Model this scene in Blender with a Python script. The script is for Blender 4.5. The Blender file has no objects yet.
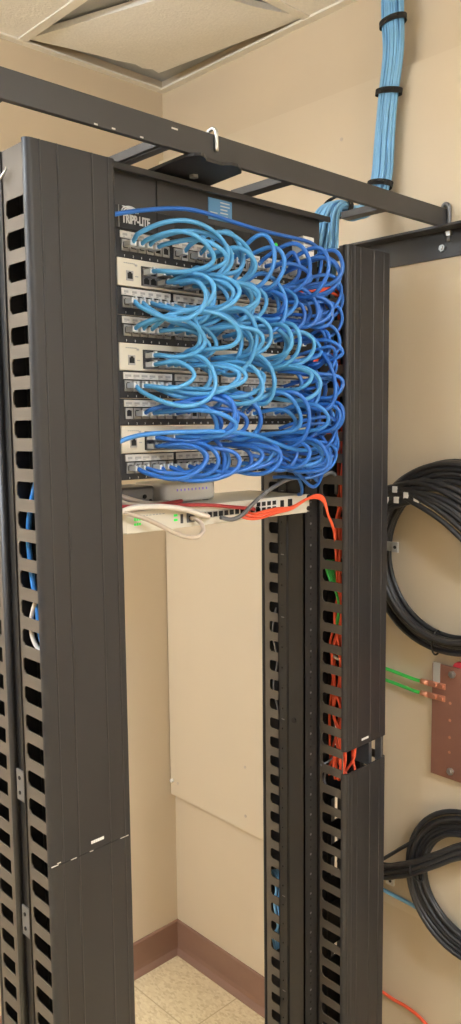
import bpy, bmesh, math, random
from mathutils import Vector, Matrix
random.seed(7)
C = bpy.context.scene.collection
U = 0.04445
PI = math.pi

# ------------------------------------------------------------------ materials
def lin(c):
    return tuple(((v/255)/12.92 if v/255 <= .04045 else ((v/255+.055)/1.055)**2.4) for v in c)
def mat(name, rgb, rough=.5, metal=0., vary=0., scale=20., bump=0., emit=None, estr=0., spec=.5, stretch=None):
    m = bpy.data.materials.new(name); m.use_nodes = True
    nt = m.node_tree; b = nt.nodes['Principled BSDF']
    col = lin(rgb)
    b.inputs['Base Color'].default_value = (*col, 1)
    b.inputs['Roughness'].default_value = rough
    b.inputs['Metallic'].default_value = metal
    b.inputs['Specular IOR Level'].default_value = spec
    if emit:
        b.inputs['Emission Color'].default_value = (*lin(emit), 1)
        b.inputs['Emission Strength'].default_value = estr
    if vary or bump:
        tc = nt.nodes.new('ShaderNodeTexCoord')
        mp = nt.nodes.new('ShaderNodeMapping')
        if stretch: mp.inputs['Scale'].default_value = stretch
        nt.links.new(tc.outputs['Object'], mp.inputs['Vector'])
        n = nt.nodes.new('ShaderNodeTexNoise'); n.inputs['Scale'].default_value = scale
        n.inputs['Detail'].default_value = 4
        nt.links.new(mp.outputs['Vector'], n.inputs['Vector'])
        if vary:
            r = nt.nodes.new('ShaderNodeMapRange')
            r.inputs['From Min'].default_value = .3; r.inputs['From Max'].default_value = .7
            r.inputs['To Min'].default_value = 1-vary; r.inputs['To Max'].default_value = 1+vary
            nt.links.new(n.outputs['Fac'], r.inputs['Value'])
            x = nt.nodes.new('ShaderNodeVectorMath'); x.operation = 'SCALE'
            x.inputs[0].default_value = col
            nt.links.new(r.outputs['Result'], x.inputs['Scale'])
            nt.links.new(x.outputs['Vector'], b.inputs['Base Color'])
        if bump:
            bp = nt.nodes.new('ShaderNodeBump'); bp.inputs['Strength'].default_value = bump
            bp.inputs['Distance'].default_value = .002
            nt.links.new(n.outputs['Fac'], bp.inputs['Height'])
            nt.links.new(bp.outputs['Normal'], b.inputs['Normal'])
    return m

M = {}
M['wall'] = mat('painted_drywall', (209, 191, 164), .75, vary=.02, scale=3, bump=.05)
M['board'] = mat('painted_plywood', (213, 196, 170), .6, vary=.025, scale=2.5, bump=.06, stretch=(1, 1, .3))
M['ceil'] = mat('ceiling_tile', (238, 232, 221), .9, vary=.04, scale=160, bump=.4)
M['tbar'] = mat('ceiling_grid_paint', (233, 226, 212), .5)
M['gap_backing'] = mat('gap_backing_grey', (186, 186, 184), .9, vary=.05, scale=6)
M['brown'] = mat('brown_vinyl', (136, 102, 84), .55, vary=.04, scale=14)
M['black'] = mat('black_powder_coat', (38, 37, 39), .46, vary=.12, scale=9, bump=.05, stretch=(1, 1, .25))
M['bdark'] = mat('black_steel', (27, 26, 27), .5, vary=.1, scale=12)
M['bfing'] = mat('lit_black_finger_panel', (90, 82, 73), .5, vary=.08, scale=10)  # black paint made paler and warmer, light off the tan walls in its colour
M['beam'] = mat('black_runway_paint', (54, 53, 54), .42, vary=.1, scale=8)
M['panel'] = mat('black_plastic_panel', (34, 34, 38), .45)
M['hole'] = mat('dark_cavity', (10, 10, 12), .7)
M['steel'] = mat('zinc_steel', (190, 188, 182), .35, .85)
M['dsteel'] = mat('dull_steel', (120, 120, 122), .45, .6)
M['switch'] = mat('pale_grey_metal', (219, 212, 196), .45, vary=.015, scale=10)
M['white'] = mat('white_plastic', (232, 228, 222), .4)
M['label'] = mat('white_label', (215, 212, 206), .6)
M['jack'] = mat('grey_jack_plastic', (172, 170, 168), .45)
M['ink'] = mat('dark_ink', (70, 68, 70), .6)
M['wink'] = mat('white_ink', (235, 235, 235), .5)
M['sticker'] = mat('blue_sticker', (96, 148, 190), .4)
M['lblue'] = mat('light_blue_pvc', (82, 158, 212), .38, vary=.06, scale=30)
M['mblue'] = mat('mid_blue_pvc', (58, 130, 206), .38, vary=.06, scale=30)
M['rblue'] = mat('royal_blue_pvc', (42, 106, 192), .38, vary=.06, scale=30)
M['bundle'] = mat('sky_blue_pvc', (128, 184, 226), .45, vary=.05, scale=30)
M['orange'] = mat('orange_fibre_jacket', (236, 92, 58), .42)
M['red'] = mat('red_pvc', (176, 60, 60), .45)
M['green'] = mat('green_pvc', (66, 196, 84), .4)
M['bcable'] = mat('black_cable_jacket', (44, 43, 44), .38, vary=.08, scale=20)
M['gcable'] = mat('grey_pvc', (104, 104, 106), .45)
M['wcable'] = mat('white_pvc', (232, 222, 210), .45)
M['beige'] = mat('beige_pvc', (196, 180, 164), .5)
M['bracket'] = mat('pale_grey_bracket', (178, 174, 166), .45, .2)
M['velcro'] = mat('black_hook_and_loop', (38, 37, 36), .9)
M['copper'] = mat('aged_copper', (150, 106, 90), .42, .4, vary=.12, scale=9)
M['lug'] = mat('bright_copper', (214, 150, 122), .35, .6)
M['redins'] = mat('red_insulator', (206, 62, 78), .4)
M['clear'] = mat('pale_clear_plug', (206, 210, 214), .25)
M['led'] = mat('green_led', (60, 220, 90), .4, emit=(60, 230, 90), estr=.25)
M['ledp'] = mat('violet_led', (150, 130, 225), .4, emit=(140, 120, 235), estr=.2)
M['glow'] = mat('lamp_diffuser', (250, 244, 232), .5, emit=(232, 243, 255), estr=54)

def floor_mat():
    m = bpy.data.materials.new('speckled_vinyl_tile'); m.use_nodes = True
    nt = m.node_tree; b = nt.nodes['Principled BSDF']; b.inputs['Roughness'].default_value = .5
    tc = nt.nodes.new('ShaderNodeTexCoord')
    n = nt.nodes.new('ShaderNodeTexVoronoi'); n.inputs['Scale'].default_value = 170
    mp = nt.nodes.new('ShaderNodeMapping'); mp.inputs['Scale'].default_value = (1, .55, 1); mp.inputs['Rotation'].default_value = (0, 0, .7)
    nt.links.new(tc.outputs['Object'], mp.inputs['Vector']); nt.links.new(mp.outputs['Vector'], n.inputs['Vector'])
    cr = nt.nodes.new('ShaderNodeValToRGB')
    e = cr.color_ramp.elements
    e[0].color = (*lin((212, 188, 146)), 1); e[1].color = (*lin((236, 217, 178)), 1)
    e.new(.35).color = (*lin((226, 204, 162)), 1)
    sp = nt.nodes.new('ShaderNodeSeparateColor'); nt.links.new(n.outputs['Color'], sp.inputs['Color'])
    nt.links.new(sp.outputs['Red'], cr.inputs['Fac'])
    br = nt.nodes.new('ShaderNodeTexBrick')
    br.offset = 0; br.inputs['Scale'].default_value = 1; br.inputs['Mortar Size'].default_value = .0022
    br.inputs['Brick Width'].default_value = .3048; br.inputs['Row Height'].default_value = .3048
    mp2 = nt.nodes.new('ShaderNodeMapping'); mp2.inputs['Location'].default_value = (-.62, -.90+.3048*2, 0)
    nt.links.new(tc.outputs['Object'], mp2.inputs['Vector']); nt.links.new(mp2.outputs['Vector'], br.inputs['Vector'])
    mx = nt.nodes.new('ShaderNodeMix'); mx.data_type = 'RGBA'
    nt.links.new(br.outputs['Fac'], mx.inputs['Factor'])
    nt.links.new(cr.outputs['Color'], mx.inputs['A']); mx.inputs['B'].default_value = (*lin((200, 174, 132)), 1)
    nt.links.new(mx.outputs['Result'], b.inputs['Base Color'])
    return m
M['floor'] = floor_mat()

# ------------------------------------------------------------------ mesh builder
class MB:
    def __init__(s): s.v = []; s.f = []; s.sm = []
    def add(s, vs, fs, smooth=False):
        o = len(s.v); s.v += [tuple(p) for p in vs]
        for f in fs: s.f.append([i+o for i in f]); s.sm.append(smooth)
        return s
    def box(s, x0, x1, y0, y1, z0, z1, bev=0.):
        if bev > 0:
            bm = bmesh.new(); bmesh.ops.create_cube(bm, size=1)
            for v in bm.verts:
                v.co = Vector(((x0+x1)/2+v.co.x*(x1-x0), (y0+y1)/2+v.co.y*(y1-y0), (z0+z1)/2+v.co.z*(z1-z0)))
            bmesh.ops.bevel(bm, geom=bm.edges[:], offset=bev, segments=2, profile=.5, affect='EDGES')
            return s.frombm(bm)
        vs = [(x, y, z) for x in (x0, x1) for y in (y0, y1) for z in (z0, z1)]
        return s.add(vs, [(0,1,3,2), (4,6,7,5), (0,4,5,1), (2,3,7,6), (0,2,6,4), (1,5,7,3)])
    def frombm(s, bm, smooth=False, mtx=None):
        if mtx: bm.transform(mtx)
        bm.verts.index_update()
        s.add([v.co[:] for v in bm.verts], [[v.index for v in f.verts] for f in bm.faces], smooth)
        bm.free(); return s
    def cyl(s, p, q, r, n=12, r2=None, smooth=True):
        p = Vector(p); q = Vector(q); d = (q-p).normalized()
        a = d.orthogonal().normalized(); b = d.cross(a); r2 = r if r2 is None else r2
        vs = []
        for i in range(n):
            t = 2*PI*i/n; w = a*math.cos(t)+b*math.sin(t)
            vs += [p+w*r, q+w*r2]
        o = len(s.v)
        s.add(vs, [(2*i, 2*((i+1) % n), 2*((i+1) % n)+1, 2*i+1) for i in range(n)], smooth)
        s.f.append([o+2*i for i in range(n)][::-1]); s.sm.append(False)
        s.f.append([o+2*i+1 for i in range(n)]); s.sm.append(False)
        return s
    def tube(s, pts, r, n=7, closed=False):
        P = [Vector(p) for p in pts]; N = len(P)
        t0 = (P[1]-P[0]).normalized(); a = t0.orthogonal().normalized(); vs = []
        for i in range(N):
            if closed: t = (P[(i+1) % N]-P[i-1]).normalized()
            else: t = (P[min(i+1, N-1)]-P[max(i-1, 0)]).normalized()
            a = (a-t*a.dot(t))
            a = a.normalized() if a.length > 1e-6 else t.orthogonal().normalized()
            b = t.cross(a)
            rr = r(i/(N-1)) if callable(r) else r
            for k in range(n):
                w = 2*PI*k/n; vs.append(P[i]+(a*math.cos(w)+b*math.sin(w))*rr)
        fs = []
        for i in range(N if closed else N-1):
            j = (i+1) % N
            for k in range(n):
                fs.append((i*n+k, i*n+(k+1) % n, j*n+(k+1) % n, j*n+k))
        o = len(s.v); s.add(vs, fs, True)
        if not closed:
            s.f.append([o+k for k in range(n)][::-1]); s.sm.append(False)
            s.f.append([o+(N-1)*n+k for k in range(n)]); s.sm.append(False)
        return s
    def prism(s, poly, axis, a, b):
        """poly of 2-D points extruded along an axis: z -> (x,y), y -> (x,z), x -> (y,z)"""
        def P(u, v, w): return {'z': (u, v, w), 'y': (u, w, v), 'x': (w, u, v)}[axis]
        n = len(poly)
        vs = [P(u, v, a) for u, v in poly]+[P(u, v, b) for u, v in poly]
        fs = [tuple(range(n)), tuple(range(2*n-1, n-1, -1))]
        fs += [(i, i+n, (i+1) % n+n, (i+1) % n) for i in range(n)]
        return s.add(vs, fs)
    def build(s, name, m, parent=None):
        me = bpy.data.meshes.new(name); me.from_pydata(s.v, [], s.f)
        bm = bmesh.new(); bm.from_mesh(me); bmesh.ops.recalc_face_normals(bm, faces=bm.faces[:]); bm.to_mesh(me); bm.free()
        for p, q in zip(me.polygons, s.sm): p.use_smooth = q
        me.materials.append(m)
        o = bpy.data.objects.new(name, me); C.objects.link(o)
        if parent: o.parent = parent
        return o

def tag(o, label, cat, group=None):
    o['label'] = label; o['category'] = cat
    if group: o['group'] = group
    return o
def thing(name, label, cat, loc=(0, 0, 0), group=None):
    o = bpy.data.objects.new(name, None); o.empty_display_size = .05; C.objects.link(o); o.location = loc
    return tag(o, label, cat, group)
def part(name, mb, m, parent):
    o = mb.build(name, m, parent)
    o.matrix_parent_inverse = Matrix.Translation(-parent_origin(parent))
    return o
def parent_origin(p):
    return Vector(p.location) if p.type == 'EMPTY' else Vector((0, 0, 0))
def struct(name, mb, m):
    o = mb.build(name, m); o['kind'] = 'structure'; return o
def cat_rom(P, k=8):
    P = [Vector(p) for p in P]; Q = [P[0]*2-P[1]]+P+[P[-1]*2-P[-2]]; out = []
    for i in range(1, len(Q)-2):
        a, b, c, d = Q[i-1:i+3]
        for j in range(k):
            t = j/k
            out.append(.5*((2*b)+(c-a)*t+(2*a-5*b+4*c-d)*t*t+(3*b-a-3*c+d)*t**3))
    out.append(P[-1]); return out
def cable(name, pts, r, m, label, cat='cable', group=None, k=8, n=7):
    return tag(MB().tube(cat_rom(pts, k), r, n).build(name, m), label, cat, group)
def text_mesh(body, size, x, y, z, m, name, parent, width=None, bold=0., shear=0.):
    cu = bpy.data.curves.new('lettering', 'FONT'); cu.body = body; cu.size = size; cu.extrude = .0003
    cu.offset = bold; cu.shear = shear; cu.resolution_u = 3
    o = bpy.data.objects.new('lettering', cu); C.objects.link(o)
    dg = bpy.context.evaluated_depsgraph_get()
    me = bpy.data.meshes.new_from_object(o.evaluated_get(dg))
    bpy.data.objects.remove(o); bpy.data.curves.remove(cu)
    xs = [v.co.x for v in me.vertices]; x0, x1 = min(xs), max(xs)
    sx = (width/(x1-x0)) if width else 1
    for v in me.vertices:
        v.co = Vector((x+(v.co.x-x0)*sx, y-v.co.z, z+v.co.y))
    me.materials.clear(); me.materials.append(m)
    o = bpy.data.objects.new(name, me); C.objects.link(o)
    if parent:
        o.parent = parent; o.matrix_parent_inverse = Matrix.Translation(-parent_origin(parent))
    return o
def place_copy(o, parent, loc):
    c = o.copy(); C.objects.link(c); c.parent = parent; c.matrix_parent_inverse = Matrix.Identity(4); c.location = loc
    return c

# ------------------------------------------------------------------ room
XW, YW, H = .833, .90, 2.735
XB = XW-.021          # front of the plywood backboard
X0, Y0 = -3.0, -3.2
struct('floor', MB().box(X0, XW+.1, Y0, YW+.1, -.1, 0), M['floor'])
struct('wall_right', MB().box(XW, XW+.1, Y0, YW+.1, 0, 3.1), M['wall'])
struct('wall_back', MB().box(X0, XW, YW, YW+.1, 0, 3.1), M['wall'])
struct('wall_left', MB().box(X0-.1, X0, Y0, YW+.1, 0, 3.1), M['wall'])
struct('wall_front', MB().box(X0-.1, XW+.1, Y0-.1, Y0, 0, 3.1), M['wall'])
# painted plywood backboard on the right wall
b = MB().box(XB, XW, -1.9, YW-.004, .553, 2.53)
struct('trim_1', b, M['board'])
s = MB()
for y, z in ((.86, .60), (.55, .60), (.55, .75), (.86, 2.45), (.2, 2.42), (.25, .64), (.0, 1.30)):
    s.cyl((XB-.0012, y, z), (XB+.001, y, z), .0045, 8)
struct('trim_2', s, M['beige'])
struct('trim_3', MB().cyl((XB-.008, .886, .602), (XB+.001, .886, .602), .006, 10), M['white'])
def baseboard(name, along):
    prof = [(0, 0), (-.022, 0), (-.018, .006), (-.009, .016), (-.007, .03), (-.007, .106), (-.004, .11), (0, .11)]
    m = MB()
    if along == 'y': m.prism([(XW+u, v) for u, v in prof], 'y', Y0, YW)
    else: m.prism([(YW+u, v) for u, v in prof], 'x', X0, XW)
    struct(name, m, M['brown'])
baseboard('baseboard_right', 'y'); baseboard('baseboard_back', 'x')

# suspended ceiling: flat tiles everywhere but the one bay that holds the warped tile
TX, TY = .357, .312
c = MB()
c.box(X0, TX-.001, Y0, YW, H, H+.016)
c.box(TX-.001, XW, Y0, TY, H, H+.016)
struct('ceiling', c, M['ceil'])
struct('trim_4', MB().box(X0, XW, TY-.3, YW, H+.030, H+.06), M['gap_backing'])  # added panel close above the bay, set pale to catch light in the gaps
t = MB()
gx = [TX-.6096*i for i in range(0, 6)]
for x in gx: t.box(x-.012, x+.012, Y0, YW, H-.004, H+.001)
gy = [TY-.6096*i for i in range(0, 6)]
for y in gy: t.box(X0, XW, y-.012, y+.012, H-.0035, H+.0012)
t.box(X0, XW-.0225, YW-.022, YW, H-.0052, H+.0005); t.box(XW-.022, XW, Y0, YW, H-.0056, H+.0002)
struct('trim_5', t, M['tbar'])
# the warped tile that has slipped in its bay
def warped_tile():
    A = Vector((.372, .882)); B = Vector((.752, .815)); Cc = Vector((.822, .318)); D = Vector((.535, .395))
    n = 14; bm = bmesh.new(); g = []
    for i in range(n+1):
        row = []
        for j in range(n+1):
            u, v = i/n, j/n
            p = (A*(1-u)+B*u)*(1-v)+(D*(1-u)+Cc*u)*v
            # edges bow inwards a little; the middle sags below the grid
            bow = .018*math.sin(PI*u)*(1-2*v)*-1
            p = p+Vector((0, bow*(.6 if v < .5 else 1)))
            if v == 0 and .7 < u < .95: p.y += random.uniform(-.012, .006)
            z = H+.006-.010*math.sin(PI*u)*math.sin(PI*v)
            row.append(bm.verts.new((p.x, p.y, z)))
        g.append(row)
    for i in range(n):
        for j in range(n): bm.faces.new((g[i][j], g[i+1][j], g[i+1][j+1], g[i][j+1]))
    bmesh.ops.recalc_face_normals(bm, faces=bm.faces[:])
    r = bmesh.ops.extrude_face_region(bm, geom=bm.faces[:])
    for e in r['geom']:
        if isinstance(e, bmesh.types.BMVert): e.co.z += .015
    m = MB().frombm(bm)
    return m
tag(warped_tile().build('ceiling_tile', M['ceil']), 'warped off white ceiling tile slipped askew in the corner bay, dark gaps around it', 'ceiling tile')

# unseen ceiling lights, hung low with glowing tops to brighten the ceiling
def hung_light(x, y, sx, sy, label):
    t = thing('ceiling_light', label, 'light', (x, y, H), 'hung ceiling lights')
    z = H-.30
    part('diffuser', MB().box(x-sx, x+sx, y-sy, y+sy, z, z+.055, .01), M['glow'], t)
    part('frame', MB().box(x-sx-.004, x+sx+.004, y-sy-.012, y-sy, z-.004, z+.06, .002).box(x-sx-.004, x+sx+.004, y+sy, y+sy+.012, z-.004, z+.06, .002), M['white'], t)
    for e in (-1, 1): part('hanger', MB().cyl((x, y+e*sy*.8, z+.05), (x, y+e*sy*.8, H), .004, 8), M['steel'], t)
hung_light(-1.25, .28, .10, .50, 'long hung ceiling light left of the equipment rack')
hung_light(-.15, -2.1, .10, .60, 'long hung light added unseen towards the front of the room')  # added light out of view, brightens covers and gear from the front

# ------------------------------------------------------------------ two-post rack
RT = 2.15
rack = thing('equipment_rack', 'black two post steel rack standing between the two vertical cable managers', 'rack', (.225, .04, 0))
def post(side):
    s = side
    xw = 0.0 if s < 0 else .451
    m = MB()
    m.box(min(xw, xw+s*.003), max(xw, xw+s*.003), .002, .076, 0, RT-.006)             # web
    m.box(min(xw, xw+s*.040), max(xw, xw+s*.040), .002, .005, 0, RT-.006)             # front flange
    m.box(min(xw, xw+s*.040), max(xw, xw+s*.040), .073, .076, 0, RT-.006)             # rear flange
    for y in (.047, .0505): m.cyl((xw-s*.0005, y, .02), (xw-s*.0005, y, RT-.02), .0012, 6)
    return m, xw
for sd in (-1, 1):
    m, xw = post(sd)
    p = part('post', m, M['bdark'], rack)
    h = MB(); d = MB()
    z = .12; i = 0
    while z < RT-.1:
        for k, dz in enumerate((0, .0159, .0318)):
            zz = z+dz
            (h if k == 0 else d).cyl((xw+sd*.020, .0016, zz), (xw+sd*.020, .0024, zz), .0026 if k == 0 else .0022, 8)
        d.cyl((xw-sd*.0004, .0635, z), (xw-sd*.0004, .0645, z), .0018, 6)
        z += U; i += 1
    # rear flange hole row seen on the web's back part
    for z in [.14+U*j for j in range(44)]:
        if random.random() < .35: h.box(xw-sd*.0006, xw-sd*.0001, .058, .066, z, z+.002)
    part('mounting_hole_pattern', h, M['dsteel'], p); part('blind_hole_pattern', d, M['hole'], p)
part('access_plug', MB().cyl((.4505, .030, 1.125), (.4485, .030, 1.125), .006, 10), M['hole'], rack)
# top angle: flat flange with a lip forward, vertical face below
ta = MB(); ta.box(-.044, .505, -.020, .045, RT-.006, RT, .001); ta.box(-.044, .492, -.002, .004, RT-.058, RT-.006)
ta.box(-.044, .505, -.020, -.016, RT-.010, RT-.005)
top = part('top_angle', ta, M['beam'], rack)
tb = MB(); tb.box(-.044, .492, .074, .078, RT-.058, RT-.006); tb.box(-.044, .492, .045, .11, RT-.006, RT)
part('top_angle', tb, M['bdark'], rack)
seam = MB().box(.082, .0835, -.0035, -.0018, RT-.056, RT-.008)
part('seam', seam, M['hole'], top)
st = part('sticker', MB().box(.196, .252, -.0032, -.002, 2.101, 2.137), M['sticker'], top)
sm = MB()
for k in range(5): sm.box(.224, .224+random.uniform(.014, .024), -.0036, -.0031, 2.131-k*.0058, 2.133-k*.0058)
for k in range(3): sm.box(.200, .200+random.uniform(.012, .018), -.0036, -.0031, 2.112-k*.004, 2.1135-k*.004)
part('print_lines', sm, M['label'], st)
for yy in ((-.18, .005), (.073, .26)):
    fb = MB(); fb.box(-.044, .495, yy[0], yy[1], 0, .006)
    yv = yy[1] if yy[0] < 0 else yy[0]
    fb.box(-.044, .495, min(yv-.003, yv+.003), max(yv-.003, yv+.003), .006, .07)
    part('base_angle', fb, M['bdark'], rack)

# ------------------------------------------------------------------ vertical cable managers
def perforated(u0, u1, wa, wb, z0, z1, zs, hh, ch, axis_x, th):
    """slotted plate in the (y,z) plane at x = axis_x; slot from y=wa..wb, height hh, chamfered corners"""
    bm = bmesh.new()
    def V(y, z): return bm.verts.new((axis_x, y, z))
    cuts = [z for z in zs if z0+U*.5 < z < z1-U*.5]
    zlo = min(cuts)-U/2; zhi = max(cuts)+U/2
    if zlo > z0: bm.faces.new([V(u0, z0), V(u1, z0), V(u1, zlo), V(u0, zlo)])
    if zhi < z1: bm.faces.new([V(u0, zhi), V(u1, zhi), V(u1, z1), V(u0, z1)])
    for z in cuts:
        a, b_ = z-hh/2, z+hh/2; A, B = z-U/2, z+U/2
        inner = [(wa+.001, a), (wb-ch, a), (wb, a+ch), (wb, b_-ch*.7), (wb-ch*.7, b_), (wa+.001, b_), (wa, b_-.001), (wa, a+.001)]
        outer = [(wa+.001, A), (wb-ch, A), (u1, a+ch), (u1, b_-ch*.7), (wb-ch*.7, B), (wa+.001, B), (u0, b_-.001), (u0, a+.001)]
        corner = {1: (u1, A), 3: (u1, B), 5: (u0, B), 7: (u0, A)}
        for i in range(8):
            j = (i+1) % 8
            f = [inner[i], inner[j], outer[j]]
            if i in corner: f.append(corner[i])
            f.append(outer[i])
            bm.faces.new([V(*q) for q in f])
    bmesh.ops.remove_doubles(bm, verts=bm.verts[:], dist=1e-5)
    bmesh.ops.recalc_face_normals(bm, faces=bm.faces[:])
    r = bmesh.ops.extrude_face_region(bm, geom=bm.faces[:], use_keep_orig=True)
    for e in r['geom']:
        if isinstance(e, bmesh.types.BMVert): e.co.x += th
    return MB().frombm(bm)

SLOT0 = 2.0525
zs_all = [SLOT0-U*i for i in range(0, 46)]
def cover_profile(x0, x1, yf, ridges):
    """closed plan outline of a cover: rounded shoulders and fine raised ridges on the front"""
    P = []; r = .009
    for i in range(7):
        a = PI+ (PI/2)*i/6
        P.append((x0+r+r*math.cos(a), yf+r+r*math.sin(a)))
    for rx, w in ridges:
        P += [(rx-w, yf), (rx-w*.4, yf-.0010), (rx+w*.4, yf-.0010), (rx+w, yf)]
    for i in range(7):
        a = 1.5*PI+(PI/2)*i/6
        P.append((x1-r+r*math.cos(a), yf+r+r*math.sin(a)))
    P += [(x1, yf+.0105), (x1-.002, yf+.0105), (x1-.003, yf+.0065), (x1-.007, yf+.0035), (x1-.012, yf+.0028)]
    P += [(x0+.012, yf+.0028), (x0+.007, yf+.0035), (x0+.003, yf+.0065), (x0+.002, yf+.0105), (x0, yf+.0105)]
    return P
def manager(name, label, x0, x1, top, joint, ridges, rear_left, rear_right, loc):
    t = thing(name, label, 'cable manager', loc)
    YF = -.056
    prof = cover_profile(x0, x1, YF, ridges)
    cu = part('upper_cover', MB().prism(prof, 'z', joint[1], top), M['black'], t)
    cl = part('lower_cover', MB().prism(prof, 'z', .02, joint[0]), M['black'], t)
    badge = MB()
    bx = (x0+x1)/2+(.008 if x0 < 0 else -.005)
    for k in range(6): badge.box(bx-.012+k*.004, bx-.0088+k*.004, YF-.0009, YF+.0005, joint[1]+.011, joint[1]+.0155)
    part('badge', badge, M['wink'], cu)
    part('finger_panel', perforated(-.0475, .017, -.0455, .009, 0, top-.004, zs_all, .0258, .006, x0+.0028, .002), M['bfing'], t)
    part('finger_panel', perforated(-.0475, .017, -.0455, .009, 0, top-.004, zs_all, .0258, .006, x1-.0028, .002), M['bfing'], t)
    sp = MB(); sp.box(x0+.014, x0+.030, .017, .058, 0, top-.03); sp.box(x1-.030, x1-.014, .017, .058, 0, top-.03)
    for z in (.05, .6, 1.2, 1.8, top-.1): sp.box(x0+.014, x1-.014, .034, .040, z, z+.06)
    sp.box(x0, x0+.016, .015, .0175, 0, top-.004); sp.box(x1-.016, x1, .015, .0175, 0, top-.004)
    sp.box(x0+.03, x0+.042, .015, .060, 0, top-.03)
    if x0 > 0:
        for za, zb in ((0, .515), (.545, .715), (.76, .79), (.815, .845), (.90, 1.02), (1.075, top-.05)): sp.box(x0+.03, x1-.03, .044, .047, za, zb)
        sp.box(x0+.03, x0+.085, .044, .047, 1.02, 1.075)
    else: sp.box(x0+.03, x1-.03, .044, .047, 0, top-.05)
    part('spine', sp, M['bdark'], t)
    (ax, a0, a1, w0, w1) = rear_left
    part('rear_finger_panel', perforated(a0, a1, w0, w1, 0, top-.004, zs_all, .0245, .005, ax, .002), M['bfing'], t)
    ed = MB(); ed.cyl((ax+.004, a0+.002, 0), (ax+.004, a0+.002, top-.004), .007, 10)
    part('rear_edge', ed, M['black'], t)
    (ax, a0, a1, w0, w1) = rear_right
    part('rear_finger_panel', perforated(a0, a1, w0, w1, 0, top-.004, zs_all, .0245, .005, ax, .002), M['bfing'], t)
    rc = MB(); yb = a1+.002
    rc.box(rear_left[0]-.001, rear_right[0]+.001, yb, yb+.008, .02, top, .003)
    part('rear_cover', rc, M['black'], t)
    return t
mL = manager('vertical_cable_manager', 'black vertical cable manager at left, full height with scratched covers, nearest the camera', -.1865, -.0355, 2.139, (1.0865, 1.0875),
    [(-.165, .0016), (-.137, .0018), (-.079, .0018), (-.051, .0016)], (-.181, .062, .128, .080, .122), (-.042, .062, .128, .080, .122), (-.113, .03, 0))
mR = manager('vertical_cable_manager', 'black vertical cable manager at right beside the wall, open gap between its covers', .513, .6595, 2.094, (1.011, 1.060),
    [(.526, .0016), (.538, .0018), (.556, .0012), (.6, .0018), (.634, .0016)], (.504, .088, .166, .109, .152), (.655, .088, .166, .109, .152), (.588, .04, 0))
# small hardware on the left one
for zc in (1.19, .964):
    hg = MB(); hg.box(-.1865, -.184, .016, .040, zc-.026, zc+.024, .0008)
    o = part('hinge_tab', hg, M['dsteel'], mL)
    sc = MB()
    for dz in (-.013, .011): sc.cyl((-.1875, .03, zc+dz), (-.1863, .03, zc+dz), .0032, 10)
    part('rivet', sc, M['hole'], o)
hk = MB().tube(cat_rom([(-.188, .012, 2.104), (-.193, .010, 2.098), (-.194, .003, 2.094), (-.192, -.004, 2.100), (-.188, -.005, 2.108)], 6), .0018, 7)
part('wire_hook', hk, M['steel'], mL)
# scuffs at the joint of the left covers
sc = MB()
for x, z, w in ((-.186, 1.088, .012), (-.176, 1.0905, .006), (-.152, 1.087, .01), (-.06, 1.087, .016), (-.118, 1.087, .006)):
    sc.box(x, x+w, -.0566, -.0556, z-.0006, z+.0006)
part('scuff_pattern', sc, M['label'], mL)
# inner tray bits showing in the gap of the right manager
gp = MB(); gp.box(.515, .661, -.040, .012, 1.006, 1.009)
part('gap_bracket', MB().box(.630, .640, -.03, .012, .99, 1.075).box(.652, .660, -.046, -.03, .98, 1.075), M['dsteel'], mR)

# ------------------------------------------------------------------ cable runway above
run = thing('ladder_rack', 'black ladder style cable runway crossing above the rack to the right wall', 'cable runway', (0, 0, 2.18))
BX0, BX1 = -1.8, XB-.004
BB, BT = 2.162, 2.2017
m = MB().box(BX0, BX1, -.095, -.0855, BB, BT, .0012)
s1 = part('stringer', m, M['beam'], run)
sm = MB()
for x, z in ((-.10, 2.163), (-.07, 2.164), (.04, 2.19), (.046, 2.19), (-.02, 2.1635)): sm.box(x, x+.006, -.0955, -.0948, z, z+.0022)
part('paint_chips', sm, M['label'], s1)
rx = .034
xs = []
while rx > BX0: rx -= .278; xs.append(rx)
for x in [.034, .312, .590]+xs:
    part('rung', MB().box(x-.0125, x+.0125, -.0855, .012 if x > .5 else .050, BB+.002, BB+.016, .001), M['beam'], run)
sp = MB(); sp.box(.028, .043, -.0851, .02, BB+.0005, BB+.0025); part('worn_edge', sp, M['dsteel'], run)
# wide plate that ties the rack to the runway, with a scalloped front edge
pl = MB()
front = [(.070, -.088), (.076, -.104), (.084, -.112), (.092, -.110), (.108, -.098), (.140, -.098), (.152, -.109), (.166, -.109), (.186, -.096), (.192, -.090)]
poly = front+[(.205, .04), (.076, .04)]
pl.prism(poly, 'z', BB-.006, BB-.001)
pt = tag(part('mounting_plate', pl, M['bdark'], run), '', '') if False else part('mounting_plate', pl, M['bdark'], run)
part('bolt_head', MB().cyl((.140, -.030, BB-.010), (.140, -.030, BB-.006), .008, 6, smooth=False), M['steel'], pt)
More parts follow.
